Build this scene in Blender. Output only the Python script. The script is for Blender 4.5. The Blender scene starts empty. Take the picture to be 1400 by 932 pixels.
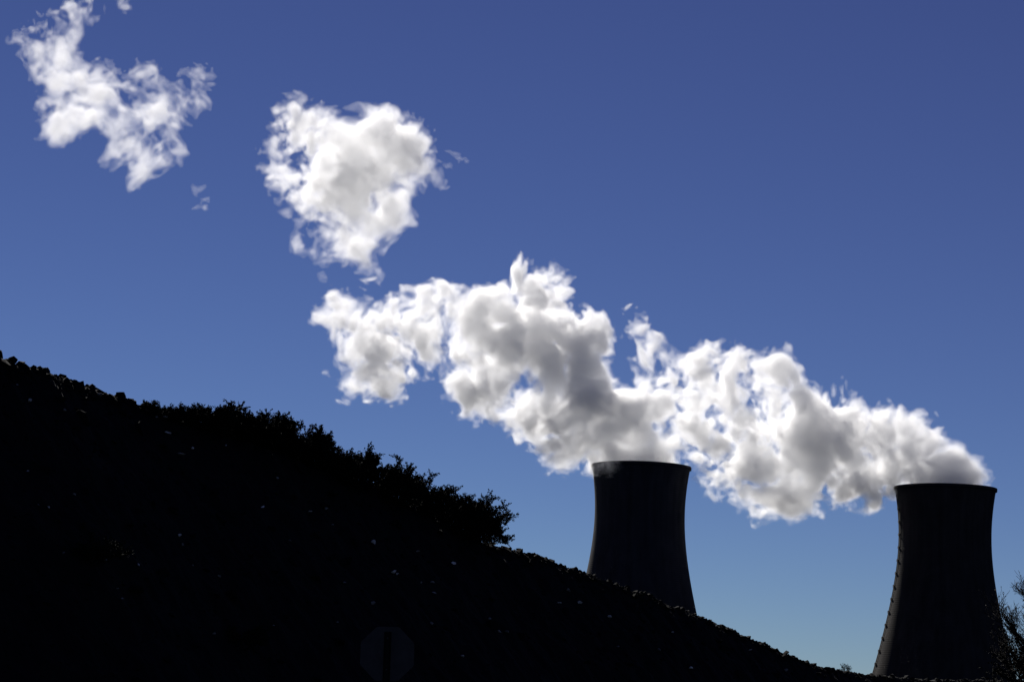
import bpy, bmesh, math, random
import numpy as np
from mathutils import Vector, Matrix, noise
from mathutils.bvhtree import BVHTree

R = math.radians
SC = bpy.context.scene
COL = SC.collection

# ------------------------------------------------------------------ camera
W0, H0 = 1400.0, 932.0
HFOV, PITCH, ROLL = R(26.0), R(9.07), R(2.2)
EYE = Vector((0.0, 0.0, 1.6))
F = (W0 / 2) / math.tan(HFOV / 2)
CAM_R = Matrix.Rotation(R(90) + PITCH, 3, 'X') @ Matrix.Rotation(ROLL, 3, 'Z')
cd = bpy.data.cameras.new('camera')
cam = bpy.data.objects.new('camera', cd)
COL.objects.link(cam)
cam.matrix_world = Matrix.Translation(EYE) @ CAM_R.to_4x4()
cd.sensor_width = 36.0
cd.angle = HFOV
cd.clip_start, cd.clip_end = 0.1, 40000.0
SC.camera = cam

# ------------------------------------------------------------------ sky, sun, exposure
SUN_AZ, SUN_EL = R(-17.0), R(34.0)        # azimuth from +Y, clockwise positive
world = bpy.data.worlds.new('World')
SC.world = world
world.use_nodes = True
nt = world.node_tree
nt.nodes.clear()
sky = nt.nodes.new('ShaderNodeTexSky')
sky.sky_type = 'NISHITA'
sky.sun_disc = False
sky.sun_elevation = SUN_EL
sky.sun_rotation = SUN_AZ
sky.altitude = 3000.0
sky.air_density = 1.0
sky.dust_density = 0.0
sky.ozone_density = 2.0
bg = nt.nodes.new('ShaderNodeBackground')
bg.inputs['Strength'].default_value = 0.05
wo = nt.nodes.new('ShaderNodeOutputWorld')
# slide-film response of the blue: one gain and gamma per channel
EXPO = 0.38
sep = nt.nodes.new('ShaderNodeSeparateColor')
com = nt.nodes.new('ShaderNodeCombineColor')
nt.links.new(sky.outputs[0], sep.inputs[0])
for ch, (t0, gain, gam) in enumerate(((0.576, 0.865, 1.0), (0.571, 1.42, 1.22), (0.874, 1.06, 1.1))):
    p1 = nt.nodes.new('ShaderNodeMath'); p1.operation = 'MULTIPLY'; p1.inputs[1].default_value = t0 * 0.05
    p2 = nt.nodes.new('ShaderNodeMath'); p2.operation = 'POWER'; p2.inputs[1].default_value = gam
    p3 = nt.nodes.new('ShaderNodeMath'); p3.operation = 'MULTIPLY'; p3.inputs[1].default_value = gain / (0.05 * 2 ** EXPO)
    nt.links.new(sep.outputs[ch], p1.inputs[0]); nt.links.new(p1.outputs[0], p2.inputs[0])
    nt.links.new(p2.outputs[0], p3.inputs[0]); nt.links.new(p3.outputs[0], com.inputs[ch])
nt.links.new(com.outputs[0], bg.inputs['Color'])
nt.links.new(bg.outputs[0], wo.inputs['Surface'])
sd = bpy.data.lights.new('sun', 'SUN')
sd.energy = 5.0
sd.angle = R(0.5)
sd.color = (1.0, 0.96, 0.90)
sun = bpy.data.objects.new('sun', sd)
COL.objects.link(sun)
sdir = Vector((math.sin(SUN_AZ) * math.cos(SUN_EL), math.cos(SUN_AZ) * math.cos(SUN_EL), math.sin(SUN_EL)))
sun.rotation_euler = sdir.to_track_quat('Z', 'Y').to_euler()
sun.location = (-60, 0, 80)
SC.view_settings.view_transform = 'Standard'
SC.view_settings.look = 'None'
SC.view_settings.exposure = EXPO
SC.view_settings.gamma = 1.0
cy = SC.cycles
cy.use_denoising = True
cy.max_bounces = 18
cy.diffuse_bounces = 2
cy.volume_bounces = 16
cy.transparent_max_bounces = 256
cy.sample_clamp_indirect = 10.0


def ray(px, py):
    """Unit-depth direction of the view ray through a point of the 1400 x 932 frame."""
    return CAM_R @ Vector(((px - W0 / 2) / F, -(py - H0 / 2) / F, -1.0))


def at(px, py, Y):
    """World point where that view ray crosses the vertical plane y = Y."""
    d = ray(px, py)
    return EYE + d * ((Y - EYE.y) / d.y)

# ------------------------------------------------------------------ helpers
rnd = random.Random(7)


def tag(o, label=None, cat=None, group=None, kind=None):
    for k, v in (('label', label), ('category', cat), ('group', group), ('kind', kind)):
        if v: o[k] = v
    return o


def link(name, me, parent=None, loc=None):
    o = bpy.data.objects.new(name, me)
    COL.objects.link(o)
    if parent: o.parent = parent
    if loc is not None: o.location = loc
    return o


def mat(name, rgb, rough=0.9, var=0.0, scale=1.0, rgb2=None, bump=0.0, detail=6.0, spec=0.2, metal=0.0):
    m = bpy.data.materials.new(name)
    m.use_nodes = True
    t = m.node_tree
    p = t.nodes['Principled BSDF']
    p.inputs['Base Color'].default_value = (*rgb, 1)
    p.inputs['Roughness'].default_value = rough
    p.inputs['Specular IOR Level'].default_value = spec
    p.inputs['Metallic'].default_value = metal
    if rgb2 or bump:
        tc = t.nodes.new('ShaderNodeTexCoord')
        n = t.nodes.new('ShaderNodeTexNoise')
        n.inputs['Scale'].default_value = scale
        n.inputs['Detail'].default_value = detail
        n.inputs['Roughness'].default_value = 0.65
        t.links.new(tc.outputs['Object'], n.inputs['Vector'])
        if rgb2:
            r = t.nodes.new('ShaderNodeValToRGB')
            r.color_ramp.elements[0].position, r.color_ramp.elements[1].position = 0.35, 0.65
            r.color_ramp.elements[0].color, r.color_ramp.elements[1].color = (*rgb, 1), (*rgb2, 1)
            t.links.new(n.outputs['Fac'], r.inputs['Fac'])
            t.links.new(r.outputs['Color'], p.inputs['Base Color'])
        if bump:
            b = t.nodes.new('ShaderNodeBump')
            b.inputs['Strength'].default_value = bump
            t.links.new(n.outputs['Fac'], b.inputs['Height'])
            t.links.new(b.outputs['Normal'], p.inputs['Normal'])
    return m


def pydata(name, V, Fs, m, smooth=False):
    me = bpy.data.meshes.new(name)
    me.from_pydata([tuple(v) for v in V], [], Fs)
    if m: me.materials.append(m)
    if smooth: me.polygons.foreach_set('use_smooth', [True] * len(me.polygons))
    me.update()
    return me


class MB:
    """Collects tubes, boxes and cards into one mesh."""
    def __init__(s): s.V, s.F = [], []

    def tube(s, pts, rad, n=6):
        o = len(s.V)
        for i, p in enumerate(pts):
            d = (pts[min(i + 1, len(pts) - 1)] - pts[max(i - 1, 0)]).normalized()
            a = d.orthogonal().normalized(); b = d.cross(a)
            for k in range(n):
                t = 2 * math.pi * k / n
                s.V.append(p + (a * math.cos(t) + b * math.sin(t)) * rad[i])
        for i in range(len(pts) - 1):
            for k in range(n):
                q = o + i * n
                s.F.append((q + k, q + (k + 1) % n, q + n + (k + 1) % n, q + n + k))
        s.F.append(tuple(o + k for k in reversed(range(n))))
        s.F.append(tuple(o + (len(pts) - 1) * n + k for k in range(n)))

    def box(s, c, u, v, w):
        o = len(s.V)
        for a in (-1, 1):
            for b in (-1, 1):
                for d in (-1, 1):
                    s.V.append(c + u * a + v * b + w * d)
        for f in ((0, 1, 3, 2), (4, 6, 7, 5), (0, 4, 5, 1), (2, 3, 7, 6), (0, 2, 6, 4), (1, 5, 7, 3)):
            s.F.append(tuple(o + i for i in f))

    def leaf(s, c, d, size, r):
        """A small folded leaf: two triangles either side of its midrib."""
        a = d.orthogonal().normalized()
        a = Matrix.Rotation(r.uniform(0, 6.28), 3, d) @ a
        up = d.cross(a) * size * 0.12
        o = len(s.V)
        s.V += [c, c + d * size * .5 + a * size * .28 + up, c + d * size, c + d * size * .5 - a * size * .28 + up]
        s.F += [(o, o + 1, o + 2), (o, o + 2, o + 3)]

    def mesh(s, name, m, smooth=False): return pydata(name, s.V, s.F, m, smooth)


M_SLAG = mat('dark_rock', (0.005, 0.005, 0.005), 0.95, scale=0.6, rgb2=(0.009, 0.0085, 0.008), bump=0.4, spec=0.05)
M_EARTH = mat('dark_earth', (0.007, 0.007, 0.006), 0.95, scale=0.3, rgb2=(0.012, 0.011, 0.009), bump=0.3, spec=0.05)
M_STONE = [mat('pale_stone_%s' % n, (a, a * .93, a * .8), 0.85, scale=9.0, rgb2=(a * .6, a * .56, a * .48), bump=0.3)
           for n, a in (('dull', 0.24), ('grey', 0.55), ('bright', 0.85))]
M_LEAF = mat('dark_leaf', (0.006, 0.008, 0.004), 0.85, spec=0.05)
M_LEAF2 = mat('olive_leaf', (0.010, 0.011, 0.005), 0.85, spec=0.05)
M_RED = mat('withered_leaf', (0.035, 0.018, 0.010), 0.7, spec=0.15)
M_BARK = mat('bark', (0.014, 0.011, 0.009), 0.95, scale=8.0, bump=0.4, spec=0.1)


def concrete(name, a, b):
    m = mat(name, a, 0.92, scale=0.05, rgb2=b, detail=8, spec=0.05)
    t = m.node_tree; p = t.nodes['Principled BSDF']
    tc = t.nodes['Texture Coordinate']
    mp = t.nodes.new('ShaderNodeMapping'); mp.inputs['Scale'].default_value = (0.25, 0.25, 0.006)   # rain streaks
    n2 = t.nodes.new('ShaderNodeTexNoise'); n2.inputs['Scale'].default_value = 1.0; n2.inputs['Detail'].default_value = 5
    w = t.nodes.new('ShaderNodeTexWave'); w.bands_direction = 'Z'; w.inputs['Scale'].default_value = 0.21; w.inputs['Distortion'].default_value = 0.15
    mx = t.nodes.new('ShaderNodeMix'); mx.data_type, mx.blend_type = 'RGBA', 'MULTIPLY'
    mx.inputs['Factor'].default_value = 0.7
    mr = t.nodes.new('ShaderNodeMapRange'); mr.inputs['From Min'].default_value = .3; mr.inputs['From Max'].default_value = .7; mr.inputs['To Min'].default_value = .45
    t.links.new(tc.outputs['Object'], mp.inputs['Vector']); t.links.new(mp.outputs[0], n2.inputs['Vector'])
    t.links.new(n2.outputs['Fac'], mr.inputs['Value'])
    src = p.inputs['Base Color'].links[0].from_socket
    t.links.new(src, mx.inputs[6]); t.links.new(mr.outputs[0], mx.inputs[7])
    t.links.new(mx.outputs[2], p.inputs['Base Color'])
    t.links.new(tc.outputs['Object'], w.inputs['Vector'])
    b2 = t.nodes.new('ShaderNodeBump'); b2.inputs['Strength'].default_value = 0.1; b2.inputs['Distance'].default_value = 0.3
    t.links.new(w.outputs['Fac'], b2.inputs['Height']); t.links.new(b2.outputs[0], p.inputs['Normal'])
    return m

# ------------------------------------------------------------------ ground
g = 15000.0
gm = pydata('ground', [(-g, -2000, 0), (g, -2000, 0), (g, 2 * g, 0), (-g, 2 * g, 0)], [(0, 1, 2, 3)], M_EARTH)
tag(link('ground', gm), kind='structure')

# ------------------------------------------------------------------ the rocky hill
CREST = [(-420, 330, 112), (-200, 408, 115), (-90, 450, 118), (0, 488, 121), (60, 507, 124), (100, 520, 127), (150, 540, 130), (190, 552, 133), (260, 573, 137), (345, 598, 142), (430, 632, 148),
         (520, 671, 154), (600, 709, 160), (660, 742, 165), (700, 751, 168), (750, 767, 172), (800, 783, 176), (860, 806, 181), (905, 822, 185), (950, 841, 189),
         (1000, 862, 194), (1050, 884, 199), (1100, 904, 204), (1130, 914, 208), (1160, 919, 214), (1190, 923, 220), (1260, 929, 232), (1340, 931, 245), (1420, 931, 258), (1600, 933, 285)]
CP = np.array([list(at(a, b, c)) for a, b, c in CREST])
cpx = np.array([c[0] for c in CREST], float)
us = np.arange(-420, 1600, 3.0)
crest = np.stack([np.interp(us, cpx, CP[:, i]) for i in range(3)], 1)
NH = np.array([0.66, -0.75, 0.0])
TAN = math.tan(R(47))
smax = 34.0
vs = np.concatenate([np.linspace(-60, -3, 8), np.linspace(-2, 0, 5), np.arange(0.4, smax, 0.4)])


def fbm(p, H=0.9, o=5): return noise.fractal(p, H, 2.1, o)


HV = []
for s in vs:
    for c in crest:
        z0 = c[2]
        x, y = c[0] + NH[0] * s, c[1] + NH[1] * s
        if s <= 0:
            z = z0 + s * (0.05 if s > -3 else 0.35) + (0.9 if s <= -3 else 0)
        else:
            z = z0 - s * TAN
        if s > 0 and z < 0.6:
            z = 0.6 * math.exp((z - 0.6) / 1.5) - 0.02       # eases into the ground
        a = min(1.0, abs(s) / 1.5 + 0.35)
        z += a * 0.45 * fbm(Vector((x * .45, y * .45, z0 * .45 - s * .3))) * (1 if z > 0.5 else 0.1)
        HV.append((x, y, z))
nu, nv = len(us), len(vs)
HF = [(j * nu + i, (j + 1) * nu + i, (j + 1) * nu + i + 1, j * nu + i + 1) for j in range(nv - 1) for i in range(nu - 1)]
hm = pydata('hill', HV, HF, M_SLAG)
tag(link('hill', hm), kind='structure')
BVH = BVHTree.FromPolygons(HV, HF)


def on_hill(px, py):
    """Point of the hillside seen at a place in the frame (nearest one lower down if the ray misses)."""
    for k in range(40):
        h = BVH.ray_cast(EYE, ray(px, py + k).normalized())
        if h[0]: return h[0]
    return at(px, py, 200)


def drop(x, y):
    h = BVH.ray_cast(Vector((x, y, 300)), Vector((0, 0, -1)))
    return h[0] if h[0] else Vector((x, y, 0))


def hull_rock(seed, n=16, flat=0.75):
    r = random.Random(seed)
    bm = bmesh.new()
    for _ in range(n):
        v = Vector((r.gauss(0, 1), r.gauss(0, 1), r.gauss(0, 1))).normalized() * r.uniform(.75, 1.0)
        bm.verts.new((v.x, v.y * .85, v.z * flat))
    res = bmesh.ops.convex_hull(bm, input=bm.verts)
    bmesh.ops.delete(bm, geom=list({e for e in res['geom_unused'] + res['geom_interior'] if isinstance(e, bmesh.types.BMVert)}), context='VERTS')
    bmesh.ops.bevel(bm, geom=list(bm.edges), offset=0.02, segments=1, affect='EDGES')
    bm.verts.index_update()
    V = np.array([v.co[:] for v in bm.verts]); Fs = [[v.index for v in f.verts] for f in bm.faces]
    bm.free()
    return V, Fs


ROCKS = [hull_rock(100 + i, rnd.choice((8, 10, 12)), rnd.uniform(.55, .95)) for i in range(12)]
# loose rubble that covers the slope
RV, RF, n = [], [], 0
for k in range(9000):
    c = crest[rnd.randrange(80, nu - 1)]
    s = 0.3 + rnd.random() ** 2.2 * 26 if k % 3 else rnd.uniform(-0.6, 0.5)
    sz = min(0.8 if k % 3 else 0.42, 0.10 * rnd.paretovariate(2.2)) * (0.8 if k % 3 else 1.15)
    p = drop(c[0] + NH[0] * s, c[1] + NH[1] * s)
    if p.z < 0.3: continue
    V, Fs = ROCKS[k % 12]
    m3 = np.array(Matrix.Rotation(rnd.uniform(0, 6.28), 3, 'Z') @ Matrix.Rotation(rnd.uniform(-.5, .5), 3, 'X'))
    RV.append(V @ m3.T * sz + np.array(p)); RF += [[i + n for i in f] for f in Fs]; n += len(V)
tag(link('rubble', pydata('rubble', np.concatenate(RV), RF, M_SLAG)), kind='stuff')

# boulders standing out on the skyline: (px, py of the middle, width px, height px, rock, label)
BOULDERS = [(8, 503, 24, 18, 0, 'angular black boulder highest on the ridge at the left edge'),
            (33, 500, 16, 14, 1, 'small black boulder second from the left edge on the ridge'),
            (55, 507, 24, 22, 2, 'big square-sided black boulder on the ridge with a sheer right face'),
            (85, 520, 18, 10, 3, 'low flat black boulder between the square and the pointed boulder'),
            (106, 525, 26, 22, 4, 'pointed black boulder standing up from the ridge'),
            (126, 534, 22, 14, 5, 'black boulder leaning on the right of the pointed boulder'),
            (150, 541, 28, 13, 6, 'long flat-topped black boulder on the ridge'),
            (177, 548, 18, 13, 7, 'black boulder last before the shrubs begin on the ridge'),
            (724, 758, 20, 10, 8, 'low black boulder just right of the round end shrub'),
            (752, 767, 20, 10, 9, 'low black boulder on the crest halfway between end shrub and tower'),
            (785, 779, 20, 10, 10, 'low black boulder on the crest just left of the tower'),
            (968, 852, 16, 14, 11, 'squarish black boulder on the crest just right of the left tower'),
            (990, 860, 16, 9, 0, 'small black boulder right of the squarish boulder by the tower'),
            (1012, 869, 22, 10, 2, 'broad low black boulder on the crest between the two towers'),
            (1048, 884, 18, 9, 4, 'small black boulder midway down the crest between the towers'),
            (1086, 899, 20, 8, 6, 'flat black boulder low on the crest between the towers'),
            (1118, 911, 18, 7, 8, 'lowest black boulder where the crest meets the flat')]
for px, py, w, h, k, lab in BOULDERS:
    Y = float(np.interp(px, cpx, [c[2] for c in CREST])) - 0.3
    c = at(px, py + (5 if px < 200 else 3), Y)
    V, Fs = ROCKS[k]
    sx, sz = w / 2 * Y / F * 1.1, h / 2 * Y / F * 1.25
    zr = max(abs(V[:, 2]))
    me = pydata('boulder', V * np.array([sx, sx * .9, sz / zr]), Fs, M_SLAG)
    o = link('boulder', me, loc=c)
    o.rotation_euler = (0, rnd.uniform(-.15, .2) + (0.25 if 60 < px < 200 else 0.1), 0)
    tag(o, lab, 'boulder', 'boulders along the crest of the hill')

# pale stones that stand out on the black slope: (px, py, size px, brightness)
STONES = [(66, 695, 4, 1), (52, 691, 3, 0), (100, 678, 5, 0), (86, 757, 4, 0), (143, 766, 4, 1), (188, 773, 4, 1), (244, 733, 5, 1), (249, 745, 3, 0), (263, 773, 3, 0), (358, 694, 4, 2),
          (299, 788, 4, 0), (160, 805, 3, 0), (166, 820, 4, 0), (395, 740, 4, 0), (373, 856, 3, 0), (292, 867, 4, 0), (22, 527, 4, 0), (40, 550, 6, 1), (87, 562, 5, 0), (134, 543, 9, 0),
          (262, 613, 4, 2), (246, 623, 8, 1), (308, 610, 4, 1), (228, 595, 9, 1), (37, 646, 4, 1), (224, 572, 5, 1), (213, 572, 4, 0), (199, 563, 7, 0), (423, 700, 4, 1), (445, 697, 5, 0),
          (454, 718, 3, 0), (509, 743, 6, 1), (378, 654, 4, 0), (536, 783, 6, 2), (542, 785, 4, 1), (619, 772, 6, 2), (571, 755, 4, 1), (592, 812, 5, 1), (590, 798, 5, 0), (776, 808, 5, 1),
          (763, 825, 5, 1), (791, 825, 5, 1), (832, 844, 5, 1), (509, 826, 5, 0), (589, 853, 5, 0), (682, 864, 4, 1), (692, 864, 4, 0), (631, 898, 5, 1), (470, 798, 4, 0), (461, 851, 3, 0),
          (943, 915, 5, 2), (918, 865, 4, 1), (1024, 889, 4, 1), (900, 889, 4, 0), (1073, 917, 5, 0), (575, 797, 3, 0), (668, 846, 4, 0), (844, 884, 3, 0)]
SPECIAL = {(536, 783): 'brightest white stone on the dark slope, above the stop sign', (542, 785): 'small grey stone touching the brightest white stone',
           (619, 772): 'white stone on the slope below the round end shrub', (262, 613): 'small white stone high on the slope under the first shrubs',
           (358, 694): 'single white stone in the dark middle of the upper slope', (943, 915): 'white stone low on the slope under the left tower',
           (134, 543): 'long dull stone just below the pointed boulder', (228, 595): 'long thin grey stone below the low twiggy shrubs',
           (246, 623): 'flat grey stone just left below the small white stone', (40, 550): 'oblong grey stone below the square-sided boulder',
           (244, 733): 'grey stone at the top of a short trail of pebbles', (631, 898): 'grey stone to the right of the stop sign'}
for k, (px, py, s, b) in enumerate(STONES):
    p = on_hill(px, py)
    r = s / 2 * p.y / F * 1.75
    V, Fs = ROCKS[(k * 5) % 12]
    me = pydata('pale_stone', V * np.array([r, r, r * (.8 if s < 7 else .4)]), Fs, M_STONE[b])
    o = link('pale_stone', me, loc=p + Vector((NH[0], NH[1], 0.9)) * r * .45)
    o.rotation_euler = (rnd.uniform(-.3, .3), rnd.uniform(-.2, .5), rnd.uniform(0, 6.28) if s < 7 else 0.2)
    lab = SPECIAL.get((px, py)) or ('small grey stone lying loose on the black slope' if b else 'small dull stone half hidden on the black slope')
    tag(o, lab, 'stone', 'pale stones scattered over the black slope')

# ------------------------------------------------------------------ cooling towers
PROF = [(0, 57.0), (14, 53.0), (28, 48.9), (42, 45.2), (57, 41.6), (70, 38.6), (81, 36.4), (95, 34.0), (108, 32.6), (118, 32.05), (126, 31.95), (134, 32.2), (143, 32.9), (151, 34.0), (157.5, 35.0)]


def tower(px, py, D, sc, extra, label, m):
    c = at(px, py, D)
    zr = c.z
    root = bpy.data.objects.new('cooling_tower', None)
    COL.objects.link(root)
    root.location = (c.x, c.y, 0)
    tag(root, label, 'cooling tower', 'hyperbolic cooling towers')
    zz = np.array([p[0] for p in PROF]) * sc; rr = np.array([p[1] for p in PROF]) * sc
    off = zr - zz[-1]
    zz = zz + off
    # smooth resampling of the profile
    zs = np.linspace(max(0, zz[0]) if off > 0 else 0, zr, 70)
    pf = np.polyfit(zz, rr, 6)
    rad = lambda z: float(np.polyval(pf, z))
    n = 144
    ring = []
    if zs[0] > 0: zs = np.concatenate([[0.0], zs])
    outer = [(rad(max(z, zz[0])), z) for z in zs]
    inner = [(rad(max(z, zz[0])) - (0.9 if z > 20 else 1.4), z) for z in zs[::-1]]
    V, Fs = [], []
    prof = outer + inner
    for r, z in prof:
        for k in range(n):
            t = 2 * math.pi * k / n
            V.append((r * math.cos(t), r * math.sin(t), z))
    for j in range(len(prof)):
        a, b = j * n, ((j + 1) % len(prof)) * n
        for k in range(n):
            Fs.append((a + k, a + (k + 1) % n, b + (k + 1) % n, b + k))
    link('shell', pydata('shell', V, Fs, m, True), root)
    # stiffening ring round the mouth
    mb = []; R1 = rad(zr)
    sec = [(R1 + .02, zr - 2.0), (R1 + .75, zr - 1.7), (R1 + .75, zr + .25), (R1 - 1.0, zr + .25), (R1 - 1.0, zr + .02)]
    V, Fs = [], []
    for r, z in sec:
        for k in range(n):
            t = 2 * math.pi * k / n
            V.append((r * math.cos(t), r * math.sin(t), z))
    for j in range(len(sec)):
        a, b = j * n, ((j + 1) % len(sec)) * n
        for k in range(n):
            Fs.append((a + k, a + (k + 1) % n, b + (k + 1) % n, b + k))
    link('rim_ring', pydata('rim_ring', V, Fs, m, False), root)
    return root, rad, zr


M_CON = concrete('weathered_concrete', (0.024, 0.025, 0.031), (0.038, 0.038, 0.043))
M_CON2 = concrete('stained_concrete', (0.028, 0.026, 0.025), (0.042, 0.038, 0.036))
M_STEEL = mat('dark_steel', (0.02, 0.018, 0.016), 0.7, spec=0.2)
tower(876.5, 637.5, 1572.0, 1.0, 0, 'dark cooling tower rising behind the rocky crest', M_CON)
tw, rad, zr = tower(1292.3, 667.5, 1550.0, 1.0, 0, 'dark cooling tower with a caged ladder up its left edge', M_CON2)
# the caged ladder on the left flank
lad = MB(); plat = []
th = R(183)
e = Vector((math.cos(th), math.sin(th), 0)); tg = Vector((-e.y, e.x, 0)); up = Vector((0, 0, 1))
zs = np.arange(2.0, zr - 1.5, 1.2)
for sgn in (-1, 1):
    lad.tube([e * (rad(z) + .55) + tg * (.45 * sgn) + up * z for z in zs], [.10] * len(zs), 5)
for z in zs:
    lad.box(e * (rad(z) + .55) + up * z, tg * .45, e * .05, up * .05)
lo = link('ladder', lad.mesh('ladder', M_STEEL), tw)
first = None
for z in np.arange(5.0, zr - 4, 9.0):
    if first is None:
        b = MB()
        b.box(Vector((.45, 0, 0)), Vector((.45, 0, 0)), Vector((0, 1.5, 0)), Vector((0, 0, .14)))
        b.box(Vector((.85, 0, .75)), Vector((.06, 0, 0)), Vector((0, 1.5, 0)), Vector((0, 0, .9)))
        for q in (-1.45, 1.45):
            b.box(Vector((.4, q, .75)), Vector((.4, 0, 0)), Vector((0, .05, 0)), Vector((0, 0, .45)))
        first = b.mesh('landing', M_STEEL)
    o = link('landing', first, tw)
    o.location = e * (rad(z) - .05) + up * z
    o.rotation_euler = (0, 0, th)

# ------------------------------------------------------------------ shrubs
def shrub(name, base, h, w, seed, label, cat='shrub', group='shrubs along the crest', leaf=0.17, nleaf=3600, ml=M_LEAF, tw=0.5, stems=9, lean=0.0, fill=0.0):
    r = random.Random(seed)
    root = bpy.data.objects.new(name, None); COL.objects.link(root)
    root.location = base
    tag(root, label, cat, group)
    st, fo = MB(), MB()
    tips = []
    def grow(p, d, L, rad0, lev):
        k = 4
        pts, q, dd = [p], p.copy(), d.copy()
        for i in range(k):
            dd = (dd + Vector((r.gauss(0, .16), r.gauss(0, .16), r.gauss(0.02, .12)))).normalized()
            q = q + dd * (L / k)
            pts.append(q.copy())
        st.tube(pts, [rad0 * (1 - .6 * i / k) for i in range(k + 1)], 4)
        if lev == 0:
            tips.append((pts, dd)); return
        if lev == 1: tips.append((pts, dd))
        for i in range(2, k + 1):
            for _ in range(2 if lev > 1 else 3):
                v = Vector((r.gauss(0, 1), r.gauss(0, 1), r.gauss(.25, .8))).normalized()
                grow(pts[i], (dd * .8 + v * .75).normalized(), L * r.uniform(.4, .62), rad0 * .45, lev - 1)
    for k in range(stems):
        t = 6.283 * k / stems + r.uniform(-.3, .3)
        sp = r.uniform(.15, 1.35)
        d = Vector((math.cos(t) * sp * w / h + lean, math.sin(t) * sp * w / h, r.uniform(.35, 1.0))).normalized()
        grow(Vector((r.uniform(-.12, .12), r.uniform(-.12, .12), -.15)), d, h * r.uniform(.42, .62), .028 * h / 2 + .01, 2)
    per = max(1, int(nleaf / len(tips)))
    for pts, dd in tips:
        for _ in range(per):
            i = r.randrange(1, len(pts))
            p = pts[i].lerp(pts[i - 1], r.random())
            v = (dd + Vector((r.gauss(0, .8), r.gauss(0, .8), r.gauss(0, .8)))).normalized()
            fo.leaf(p + v * .02, v, leaf * r.uniform(.5, 1.15), r)
    for _ in range(int(nleaf * fill)):                    # the crowded inside of the crown, down to the ground
        v = Vector((r.gauss(0, 1), r.gauss(0, 1), abs(r.gauss(0, 1)))).normalized() * r.random() ** .4
        c0 = Vector((v.x * w * .72, v.y * w * .8, v.z * h * .6 - .1))
        fo.leaf(c0, Vector((v.x + r.gauss(0, .5), v.y + r.gauss(0, .5), v.z + r.gauss(.3, .5))).normalized(), leaf * r.uniform(.6, 1.2), r)
    link('stem', st.mesh('stem', M_BARK), root)
    if fo.V: link('foliage', fo.mesh('foliage', ml), root)
    return root


# (px, base py, height px, width px, leaves, label)
SHRUBS = [(205, 562, 26, 30, 900, 'thin twiggy shrub beside the last boulder on the ridge'),
          (234, 572, 30, 34, 1800, 'low sparse shrub second after the boulders on the ridge'),
          (262, 580, 36, 36, 3200, 'low scrubby shrub between the sparse shrub and the spiky one'),
          (296, 592, 52, 36, 5000, 'spiky upright shrub left of the tall feathery one'),
          (348, 606, 64, 68, 9000, 'tall broad feathery shrub, the highest crown on the ridge'),
          (388, 624, 58, 42, 5200, 'narrow shrub against the right side of the tall feathery one'),
          (428, 642, 64, 60, 9000, 'dense dome-shaped shrub in the middle of the ridge'),
          (468, 662, 48, 44, 4600, 'low shrub in the dip right of the dense dome'),
          (499, 680, 62, 36, 4200, 'slim shrub with a tufted top right of the dip'),
          (541, 694, 66, 62, 9000, 'open round shrub with sky showing through, right of the tufted one'),
          (586, 714, 58, 56, 6000, 'low shrub joining the open round shrub to the end clump'),
          (628, 732, 68, 56, 8500, 'bushy shrub with a pointed tuft left of the end shrub'),
          (652, 748, 72, 58, 9500, 'round full shrub that ends the row, overhanging the bare crest')]
for k, (px, py, h, w, nl, lab) in enumerate(SHRUBS):
    Y = float(np.interp(px, cpx, [c[2] for c in CREST]))
    b = at(px, py, Y - 0.6)
    s = Y / F
    shrub('shrub', drop(b.x, b.y), h * s, w * s * .85, 40 + k, lab, nleaf=nl * 3, leaf=.15 if h > 40 else .13, ml=M_LEAF if k % 3 else M_LEAF2, stems=9 if w < 40 else 15, fill=.22 if w > 35 else .1)
for px, py, h, w, k, lab in [(125, 770, 60, 110, 1, 'faint dark shrub on the lower left slope'), (335, 885, 50, 100, 2, 'faint dark shrub on the slope to the left of the stop sign')]:
    p = on_hill(px, py); s = p.y / F
    shrub('shrub', p, h * s, w * s * .6, 70 + k, lab, group='shrubs on the dark slope', nleaf=2600, ml=M_LEAF)
b = at(1156, 922, 216)
shrub('bare_bush', drop(b.x, b.y), 1.0, 1.3, 81, 'tiny leafless bush on the skyline left of the right-hand tower', 'bush', None, nleaf=160, leaf=.1, stems=7)
b = at(1419, 934, 150)
shrub('evergreen_shrub', Vector((b.x, b.y, 0)), b.z + 5.4, 1.1, 83, 'dense dark evergreen at the right edge, in front of the bare twigs', 'evergreen', None, nleaf=9000, leaf=.2, stems=16)
b = at(1458, 934, 158)


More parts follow.
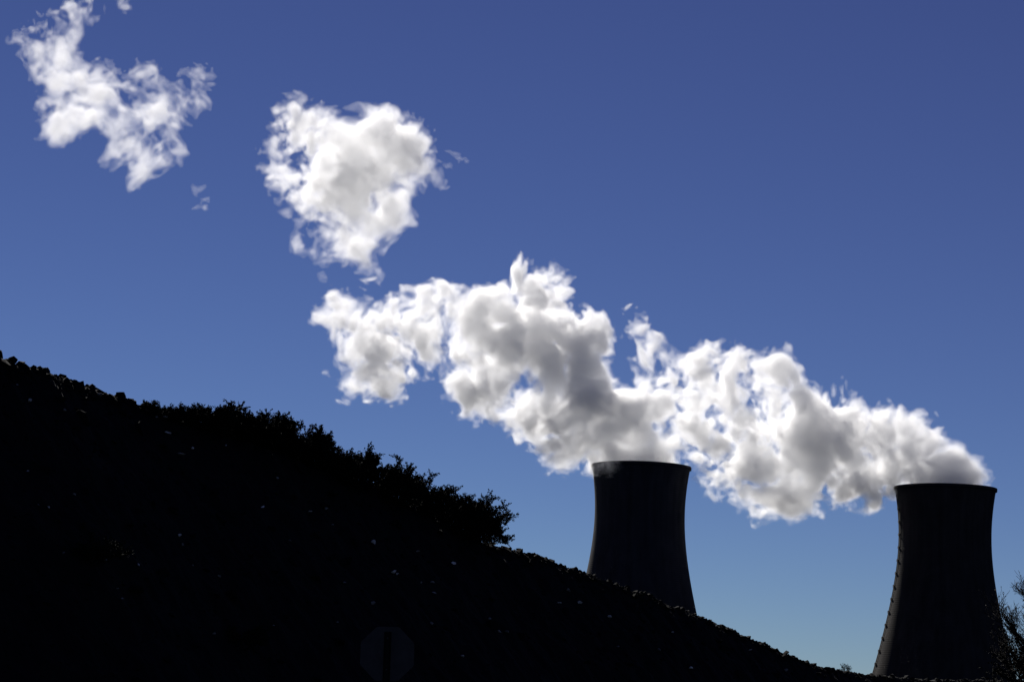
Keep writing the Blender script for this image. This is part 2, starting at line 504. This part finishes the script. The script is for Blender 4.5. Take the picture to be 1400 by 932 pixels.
def bare_tree(base, h, seed, label):
    r = random.Random(seed)
    root = bpy.data.objects.new('bare_tree', None); COL.objects.link(root); root.location = base
    tag(root, label, 'tree')
    tr, br, fo = MB(), MB(), MB()
    def grow(p, d, L, r0, lev, mb):
        k = 5; pts = [p]; q = p.copy(); dd = d.copy()
        for i in range(k):
            dd = (dd + Vector((r.gauss(0, .13), r.gauss(0, .13), r.gauss(.05, .08)))).normalized(); q = q + dd * L / k; pts.append(q.copy())
        mb.tube(pts, [max(.012, r0 * (1 - .55 * i / k)) for i in range(k + 1)], 7 if lev > 2 else 4)
        if lev == 0:
            for _ in range(2):
                v = (dd + Vector((r.gauss(0, .8), r.gauss(0, .8), r.gauss(0, .8)))).normalized()
                if r.random() < .4: fo.leaf(pts[-r.randrange(1, 4)], v, .12, r)
            return
        for i in range(1 if lev < 4 else 2, k + 1):
            for _ in range(2):
                v = Vector((r.gauss(0, 1), r.gauss(0, 1), r.gauss(.3, .6))).normalized()
                grow(pts[i], (dd * .9 + v * .8).normalized(), L * r.uniform(.42, .6), r0 * .42, lev - 1, br)
    grow(Vector((0, 0, -.2)), Vector((0, 0, 1)), h * .48, h * .02, 4, tr)
    link('trunk', tr.mesh('trunk', M_BARK, True), root)
    link('branches', br.mesh('branches', M_BARK, True), root)
    link('withered_leaves', fo.mesh('withered_leaves', M_RED), root)


bare_tree(Vector((b.x, b.y, 0)), b.z + 10.6, 5, 'leafless twiggy tree reaching in from the right edge beside the tower')

# ------------------------------------------------------------------ stop sign, seen from behind
M_ALU = mat('weathered_sheet_metal', (0.035, 0.034, 0.032), 0.8, scale=6.0, rgb2=(0.048, 0.047, 0.045), spec=0.1)
M_REDP = mat('red_sign_face', (0.35, 0.02, 0.02), 0.5)
M_POST = mat('dark_sign_post', (0.008, 0.008, 0.008), 0.9, spec=0.05)
YS = 31.7
c = at(530.8, 893.3, YS)
sr = bpy.data.objects.new('stop_sign', None); COL.objects.link(sr)
sr.location = (c.x, c.y, 0)
sr.rotation_euler = (0, R(-0.4), 0)
tag(sr, 'octagonal road sign seen from behind on a dark post', 'road sign')


def octagon(name, r0, y0, y1, m, parent, bev=0.0):
    bm = bmesh.new()
    lo = [bm.verts.new((r0 * math.cos(R(22.5 + 45 * k)), y0, c.z + r0 * math.sin(R(22.5 + 45 * k)))) for k in range(8)]
    hi = [bm.verts.new((v.co.x, y1, v.co.z)) for v in lo]
    bm.faces.new(lo); bm.faces.new(hi[::-1])
    for k in range(8): bm.faces.new((lo[k], hi[k], hi[(k + 1) % 8], lo[(k + 1) % 8]))
    bmesh.ops.recalc_face_normals(bm, faces=bm.faces)
    bmesh.ops.bevel(bm, geom=[e for e in bm.edges if abs(e.verts[0].co.y - e.verts[1].co.y) > 1e-5], offset=.014, segments=3, affect='EDGES')
    me = bpy.data.meshes.new(name); bm.to_mesh(me); bm.free(); me.materials.append(m)
    return link(name, me, parent)


r8 = .38 / math.cos(R(22.5))
plate = octagon('sign_plate', r8, 0.0, 0.004, M_ALU, sr)
octagon('sign_face', r8 - .004, 0.0065, 0.009, M_REDP, sr)
po = MB()
X, Yv, Z = Vector((1, 0, 0)), Vector((0, 1, 0)), Vector((0, 0, 1))
top = c.z + .31
po.box(Vector((0.0, -.045, top / 2 - .15)), X * .022, Yv * .0025, Z * (top / 2 + .15))          # U-channel: web, two sides, two flanges
for sgn in (-1, 1):
    po.box(Vector((sgn * .0245, -.026, top / 2 - .15)), X * .0024, Yv * .022, Z * (top / 2 + .15))
    po.box(Vector((sgn * .0385, -.0055, top / 2 - .15)), X * .0115, Yv * .0025, Z * (top / 2 + .15))
link('post', po.mesh('post', M_POST), sr)
for dz in (-.22, .22):
    bo = MB(); bo.tube([Vector((0, -.062, c.z + dz)), Vector((0, -.046, c.z + dz))], [.012, .012], 6)
    link('bolt', bo.mesh('bolt', M_ALU), sr)
# ------------------------------------------------------------------ steam
def lattice(shape, vox, wl, rng):
    """Smooth random field on a grid: random lattice of spacing wl, cubic B-spline interpolation along each axis."""
    mats, dims = [], []
    for n in shape:
        t = np.arange(n, dtype=np.float32) * (vox / wl) + rng.random()
        i = np.floor(t).astype(int)
        f = t - i
        L = int(i.max()) + 5
        M = np.zeros((n, L), np.float32)
        r = np.arange(n)
        M[r, i] = (1 - f) ** 3 / 6
        M[r, i + 1] = (3 * f ** 3 - 6 * f ** 2 + 4) / 6
        M[r, i + 2] = (-3 * f ** 3 + 3 * f ** 2 + 3 * f + 1) / 6
        M[r, i + 3] = f ** 3 / 6
        mats.append(M); dims.append(L)
    A = rng.standard_normal(dims).astype(np.float32)
    A = np.tensordot(mats[0], A, (1, 0))
    A = np.einsum('jb,abc->ajc', mats[1], A, optimize=True)
    A = np.tensordot(A, mats[2], (2, 1))
    return A / A.std()


def gather(A, X, Y, Z):
    """Trilinear lookup of grid A at fractional indices."""
    nx, ny, nz = A.shape
    X = np.clip(X, 0, nx - 1.001); Y = np.clip(Y, 0, ny - 1.001); Z = np.clip(Z, 0, nz - 1.001)
    i = X.astype(np.int32); j = Y.astype(np.int32); k = Z.astype(np.int32)
    u = X - i; v = Y - j; w = Z - k
    a = A.ravel(); b = (i * ny + j) * nz + k
    sy, sx = nz, ny * nz
    def zl(o): return a[b + o] * (1 - w) + a[b + o + 1] * w
    return (zl(0) * (1 - v) + zl(sy) * v) * (1 - u) + (zl(sx) * (1 - v) + zl(sx + sy) * v) * u


def surface_nets(f, iso, origin, vox):
    """Closed quad mesh around f > iso (f must be below iso along the grid's border)."""
    s = f > iso
    nx, ny, nz = f.shape
    cnt = np.zeros((nx - 1, ny - 1, nz - 1), np.int8)
    for a in (0, 1):
        for b in (0, 1):
            for c in (0, 1):
                cnt += s[a:nx - 1 + a, b:ny - 1 + b, c:nz - 1 + c]
    act = (cnt > 0) & (cnt < 8)
    idx = np.full(act.shape, -1, np.int32)
    ijk = np.argwhere(act)
    idx[act] = np.arange(len(ijk))
    pos = np.zeros((len(ijk), 3), np.float32)
    num = np.zeros(len(ijk), np.float32)
    I, J, K = ijk.T
    corners = [(a, b, c) for a in (0, 1) for b in (0, 1) for c in (0, 1)]
    val = {q: f[I + q[0], J + q[1], K + q[2]] - iso for q in corners}
    for p in corners:
        for ax in range(3):
            if p[ax]: continue
            q = tuple(1 if i == ax else p[i] for i in range(3))
            fa, fb = val[p], val[q]
            m = (fa > 0) != (fb > 0)
            t = np.where(m, fa / np.where(m, fa - fb, 1), 0)
            for i in range(3):
                pos[:, i] += np.where(m, p[i] + (t if i == ax else 0), 0)
            num += m
    pos = (pos / num[:, None] + ijk) * vox + origin
    quads = []
    for ax in range(3):
        a = [slice(1, -1)] * 3; b = [slice(1, -1)] * 3
        a[ax] = slice(0, -1); b[ax] = slice(1, None)
        sa, sb = s[tuple(a)], s[tuple(b)]
        e = np.argwhere(sa != sb)
        flip = sa[tuple(e.T)]
        o = np.ones(3, int); o[ax] = 0
        e = e + o
        u, v = (ax + 1) % 3, (ax + 2) % 3
        du = np.zeros(3, int); du[u] = 1
        dv = np.zeros(3, int); dv[v] = 1
        q = np.stack([idx[tuple((e - du - dv).T)], idx[tuple((e - dv).T)], idx[tuple(e.T)], idx[tuple((e - du).T)]], 1)
        q = np.where(flip[:, None], q, q[:, ::-1])
        quads.append(q)
    return pos, np.concatenate(quads)


def mesh_from(name, V, Q, m=None):
    me = bpy.data.meshes.new(name)
    n, k = Q.shape
    me.vertices.add(len(V)); me.vertices.foreach_set('co', V.astype(np.float32).ravel())
    me.loops.add(n * k); me.loops.foreach_set('vertex_index', Q.astype(np.int32).ravel())
    me.polygons.add(n); me.polygons.foreach_set('loop_start', np.arange(0, n * k, k, dtype=np.int32))
    me.update(calc_edges=True)
    if m: me.materials.append(m)
    return me


def steam_material(name, dens, g=0.36, skin=0.0):
    m = bpy.data.materials.new(name)
    m.use_nodes = True
    t = m.node_tree; t.nodes.clear()
    o = t.nodes.new('ShaderNodeOutputMaterial')
    v = t.nodes.new('ShaderNodeVolumeScatter')
    v.inputs['Color'].default_value = (1, 1, 1, 1)
    v.inputs['Density'].default_value = dens
    v.inputs['Anisotropy'].default_value = g
    t.links.new(v.outputs[0], o.inputs['Volume'])
    if skin:
        a = t.nodes.new('ShaderNodeBsdfTransparent')
        b = t.nodes.new('ShaderNodeBsdfTranslucent')
        b.inputs['Color'].default_value = (0.95, 0.95, 0.95, 1)
        x = t.nodes.new('ShaderNodeMixShader')
        x.inputs[0].default_value = skin
        t.links.new(a.outputs[0], x.inputs[1]); t.links.new(b.outputs[0], x.inputs[2])
        t.links.new(x.outputs[0], o.inputs['Surface'])
    return m


def steam_field(blobs, D, vox, seed, amp=1.0, depth=0.85, shrink=3.0):
    """blobs: (px, py, radius in px, wispiness[, depth offset in m[, flatness of z]])."""
    rng = np.random.default_rng(seed)
    B = []
    for b in blobs:
        px, py, r, w = b[:4]
        c = at(px, py, D)
        rm = r * D / F
        dy = b[4] if len(b) > 4 else float(rng.normal()) * 0.25 * rm
        fz = b[5] if len(b) > 5 else 1.0
        B.append((c.x, c.y + dy, c.z, rm, w, fz, depth * (1 - 0.5 * max(w, 0))))
    B = np.array(B, np.float32)
    pad = 14.0
    lo = np.min(B[:, :3] - B[:, 3:4], 0) - pad
    hi = np.max(B[:, :3] + B[:, 3:4], 0) + pad
    shp = tuple(int(x) for x in np.ceil((hi - lo) / vox) + 1)
    xs = [lo[i] + np.arange(shp[i], dtype=np.float32) * vox for i in range(3)]
    k = 5.0
    S = np.zeros(shp, np.float32); Wt = np.zeros(shp, np.float32)
    for cx, cyy, cz, r, w, fz, dp in B:
        q = np.sqrt((xs[0][:, None, None] - cx) ** 2 + ((xs[1][None, :, None] - cyy) / dp) ** 2 + ((xs[2][None, None, :] - cz) / fz) ** 2)
        e = np.exp(np.clip((r - q) / k, -30, 30))
        S += e; Wt += e * w
    d = k * np.log(S + 1e-20) - shrink           # overlapping puffs swell one another
    Wt /= S + 1e-20
    N = np.zeros(shp, np.float32)
    Wd = np.zeros(shp, np.float32)
    for wl, an, aw in ((24, 2.6, 1.1), (13, 2.3, 1.6), (7, 2.0, 1.9), (3.9, 1.5, 1.8), (2.2, 0.95, 1.15), (1.5, .55, .6)):
        if wl < 1.9 * vox: break
        n = lattice(shp, vox, wl, rng)
        N += an * (np.abs(n) * 1.66 - 1.33)      # billows: round lobes, sharp creases
        Wd += aw * n
    # turbulent warp drags the noise into curls
    wx, wy, wz = (lattice(shp, vox, 24.0, rng) * 2.4 + lattice(shp, vox, 7.0, rng) * 0.9 for _ in range(3))
    gx, gy, gz = np.meshgrid(*(np.arange(n, dtype=np.float32) for n in shp), indexing='ij')
    gx += wx / vox; gy += wy / vox; gz += wz / vox
    N = gather(N, gx, gy, gz); Wd = gather(Wd, gx, gy, gz)
    calm = 1 - np.clip(-Wt, 0, 1)                # fresh steam at the mouth is smooth
    Wt = np.clip(Wt, 0, 1)
    cap = 2.3 + 28.0 * (1 - Wt) ** 3.2
    f = np.where(d > 0, cap * np.tanh(d / cap), d) + amp * calm * (1 + np.clip(d, 0, 26) / 9.0) * ((1 - Wt) * N + Wt * 1.25 * (Wd - 0.2))
    for ax in range(3):
        for e in (0, -1):
            sl = [slice(None)] * 3; sl[ax] = e
            f[tuple(sl)] = -99
    return f, lo, vox


def drop_islands(f, keep):
    """Empties stray islands of steam: those smaller than keep coarse cells, or all but the largest (keep = 0)."""
    P = 3
    n = [s // P * P for s in f.shape]
    m = (f[:n[0], :n[1], :n[2]] > LEVELS[0]).reshape(n[0] // P, P, n[1] // P, P, n[2] // P, P).any((1, 3, 5))
    L = np.where(m, np.arange(1, m.size + 1, dtype=np.int32).reshape(m.shape), 0)
    while True:
        M = L.copy()
        for ax in range(3):
            a = [slice(None)] * 3; b = [slice(None)] * 3
            a[ax] = slice(1, None); b[ax] = slice(0, -1)
            a, b = tuple(a), tuple(b)
            np.maximum(M[a], M[b], out=M[a]); np.maximum(M[b], M[a], out=M[b])
        M[~m] = 0
        if (M == L).all(): break
        L = M
    ids, cnt = np.unique(L[m], return_counts=True)
    good = ids[cnt >= keep] if keep else ids[[cnt.argmax()]]
    bad = m & ~np.isin(L, good)
    B = bad.repeat(P, 0).repeat(P, 1).repeat(P, 2)
    v = f[:n[0], :n[1], :n[2]]
    v[B] = np.minimum(v[B], LEVELS[0] - 0.5)


def build_plume(name, label, category, blobs, D, seed, mats, levels, vox=0.75, group=None, keep=25, **kw):
    """One mesh of nested closed surfaces round ever denser steam; each shell adds its own density to what is inside it."""
    f, lo, vox = steam_field(blobs, D, vox, seed, **kw)
    drop_islands(f, keep)
    Vs, Qs, Ms, n = [], [], [], 0
    for i, lv in enumerate(levels):
        if (f > lv).sum() < 8: break
        V, Q = surface_nets(f, lv, lo, vox)
        Vs.append(V); Qs.append(Q + n); Ms.append(np.full(len(Q), i, np.int32)); n += len(V)
    V = np.concatenate(Vs); Q = np.concatenate(Qs)
    base = (V.min(0) + V.max(0)) / 2
    me = mesh_from(name, V - base, Q)
    for m in mats: me.materials.append(m)
    me.polygons.foreach_set('material_index', np.concatenate(Ms))
    o = bpy.data.objects.new(name, me)
    COL.objects.link(o)
    o.location = [float(x) for x in base]
    o['label'], o['category'] = label, category
    if group: o['group'] = group
    print(name, f.shape, len(Q))
    return o


LEVELS = (-1.2, 0.2, 1.8, 3.6, 6.5, 11.0)


def steam_set(k, g=0.36):
    return [steam_material('steam_%s' % n, s * k, g, skin=(0.02 if i == 0 else 0))
            for i, (n, s) in enumerate(zip(('haze', 'veil', 'soft', 'medium', 'thick', 'core'), (0.006, 0.022, 0.036, 0.05, 0.06, 0.05)))]


RAGGED = steam_set(0.42)
THICK, THIN, FAINT = steam_set(1.2), steam_set(0.65), steam_set(0.35)
LEFT = [(878, 634, 58, -.6, 0, .5), (850, 618, 48, -.4), (900, 620, 34, -.6), (825, 592, 52, .1), (850, 572, 38, .1), (758, 586, 50, .15), (727, 570, 33, .2),
        (800, 545, 45, .1), (780, 500, 52, .1), (800, 460, 45, .1), (745, 450, 60, .1), (735, 402, 40, .1), (722, 378, 20, .3), (690, 470, 56, .2),
        (665, 440, 40, .2), (660, 530, 45, .3), (635, 470, 38, .4), (610, 422, 34, .6), (600, 398, 20, .8), (570, 450, 33, .7), (530, 480, 48, .5),
        (505, 490, 46, .5), (480, 450, 35, .6), (460, 420, 25, .7), (440, 435, 18, .8), (545, 430, 28, .8), (510, 520, 24, .6), (817, 640, 12, -.4, -26), (826, 635, 13, -.4, -29), (838, 628, 13, -.4, -31),
        (640, 570, 18, .8), (590, 450, 34, .5), (560, 470, 36, .5), (525, 455, 40, .45), (490, 505, 30, .5), (522, 505, 40, .4), (565, 498, 30, .6)]
RIGHT = [(1292, 661, 62, -.6, 0, .35), (1328, 653, 27, -.5), (1255, 640, 45, -.2), (1298, 636, 27, -.2), (1225, 620, 50, .1), (1245, 592, 24, .1), (1190, 600, 50, .1),
         (1160, 580, 38, .1), (1200, 660, 40, .2), (1150, 650, 52, .2), (1110, 600, 55, .2), (1120, 562, 28, .2), (1080, 560, 45, .3), (1060, 520, 38, .3),
         (1090, 660, 48, .3), (1040, 600, 58, .5), (1050, 670, 38, .5), (1000, 540, 52, .6), (1010, 500, 30, .5), (972, 488, 24, .5), (960, 560, 48, .7),
         (990, 630, 48, .6), (960, 605, 42, .7), (910, 540, 38, .8), (1000, 668, 26, .7), (890, 490, 22, .9), (897, 455, 17, 1.0), (862, 434, 14, 1.0), (930, 585, 42, .5), (1010, 600, 50, .45), (895, 565, 34, .6), (945, 520, 34, .6), (1030, 690, 22, .6), (878, 442, 13, 1.0), (955, 512, 34, .45), (1213, 588, 34, .1), (1268, 612, 28, 0)]
HEART = [(402, 172, 38, .4), (385, 215, 30, .7), (430, 192, 48, .3), (470, 232, 60, .2), (530, 195, 46, .1), (560, 205, 36, .1), (575, 216, 23, .2), (500, 262, 54, .2),
         (440, 270, 48, .4), (400, 262, 32, .8), (520, 292, 38, .6), (470, 322, 42, .5), (485, 350, 27, .5), (440, 340, 23, .8), (545, 262, 30, .5), (410, 322, 18, .9),
         (512, 165, 20, .3), (400, 148, 18, .4), (520, 370, 12, 1.)]
UPPER = [(32, 48, 18, .4), (52, 48, 24, .5), (78, 28, 30, .6), (110, 8, 26, .7), (76, 78, 32, .5), (102, 112, 40, .5), (88, 138, 36, .5), (76, 168, 22, .6), (120, 152, 34, .6),
         (150, 122, 34, .6), (178, 168, 38, .7), (200, 108, 30, .8), (228, 150, 34, .8), (210, 200, 34, .7), (238, 212, 20, .8), (264, 132, 24, .95), (270, 100, 16, 1.0),
         (160, 205, 20, .9), (185, 235, 12, 1.0)]


def thinner(bl, lim, dw):
    """More wispiness for the blobs left of a place in the frame."""
    return [(b[0], b[1], b[2], min(1.0, b[3] + dw)) + tuple(b[4:]) if b[0] < lim else b for b in bl]


LEFT, RIGHT, HEART, UPPER = thinner(LEFT, 640, -.06), thinner(RIGHT, 1115, .0), thinner(thinner(HEART, 600, .05), 440, .12), thinner(UPPER, 400, .15)
build_plume('steam_plume', 'thick white steam plume pouring from the tower that stands behind the hill', 'steam plume', LEFT, 1565.0, 3, THICK, LEVELS, group='steam plumes rising from the cooling towers')
build_plume('steam_plume', 'long white steam plume drifting left from the right-hand cooling tower', 'steam plume', RIGHT, 1560.0, 5, THICK, LEVELS, group='steam plumes rising from the cooling towers')
build_plume('steam_cloud', 'heart-shaped white steam cloud floating above the left plume', 'steam cloud', HEART, 1540.0, 8, THIN, LEVELS, group='clouds of steam that have drifted free')
build_plume('steam_cloud', 'ragged thin steam cloud in the upper left corner of the sky', 'steam cloud', UPPER, 1520.0, 11, RAGGED, LEVELS, group='clouds of steam that have drifted free')
for k, (bl, lab) in enumerate([([(629, 213, 7, .9), (637, 220, 6, .9)], 'tiny steam wisp floating farthest right of the heart-shaped cloud'),
                               ([(606, 241, 9, .8), (597, 237, 7, .8)], 'small steam wisp at the right edge of the heart-shaped cloud'),
                               ([(273, 265, 8, .8), (279, 284, 6, .9)], 'small curled steam wisp below the ragged corner cloud'),
                               ([(179, 10, 4.5, .8), (174, 13, 3.5, .8)], 'tiny steam wisp above the ragged corner cloud')]):
    build_plume('steam_wisp', lab, 'steam wisp', bl, 1530.0, 30 + k, FAINT, LEVELS[:4], vox=0.6, keep=0, group='small loose wisps of steam', amp=0.8, shrink=0.5)
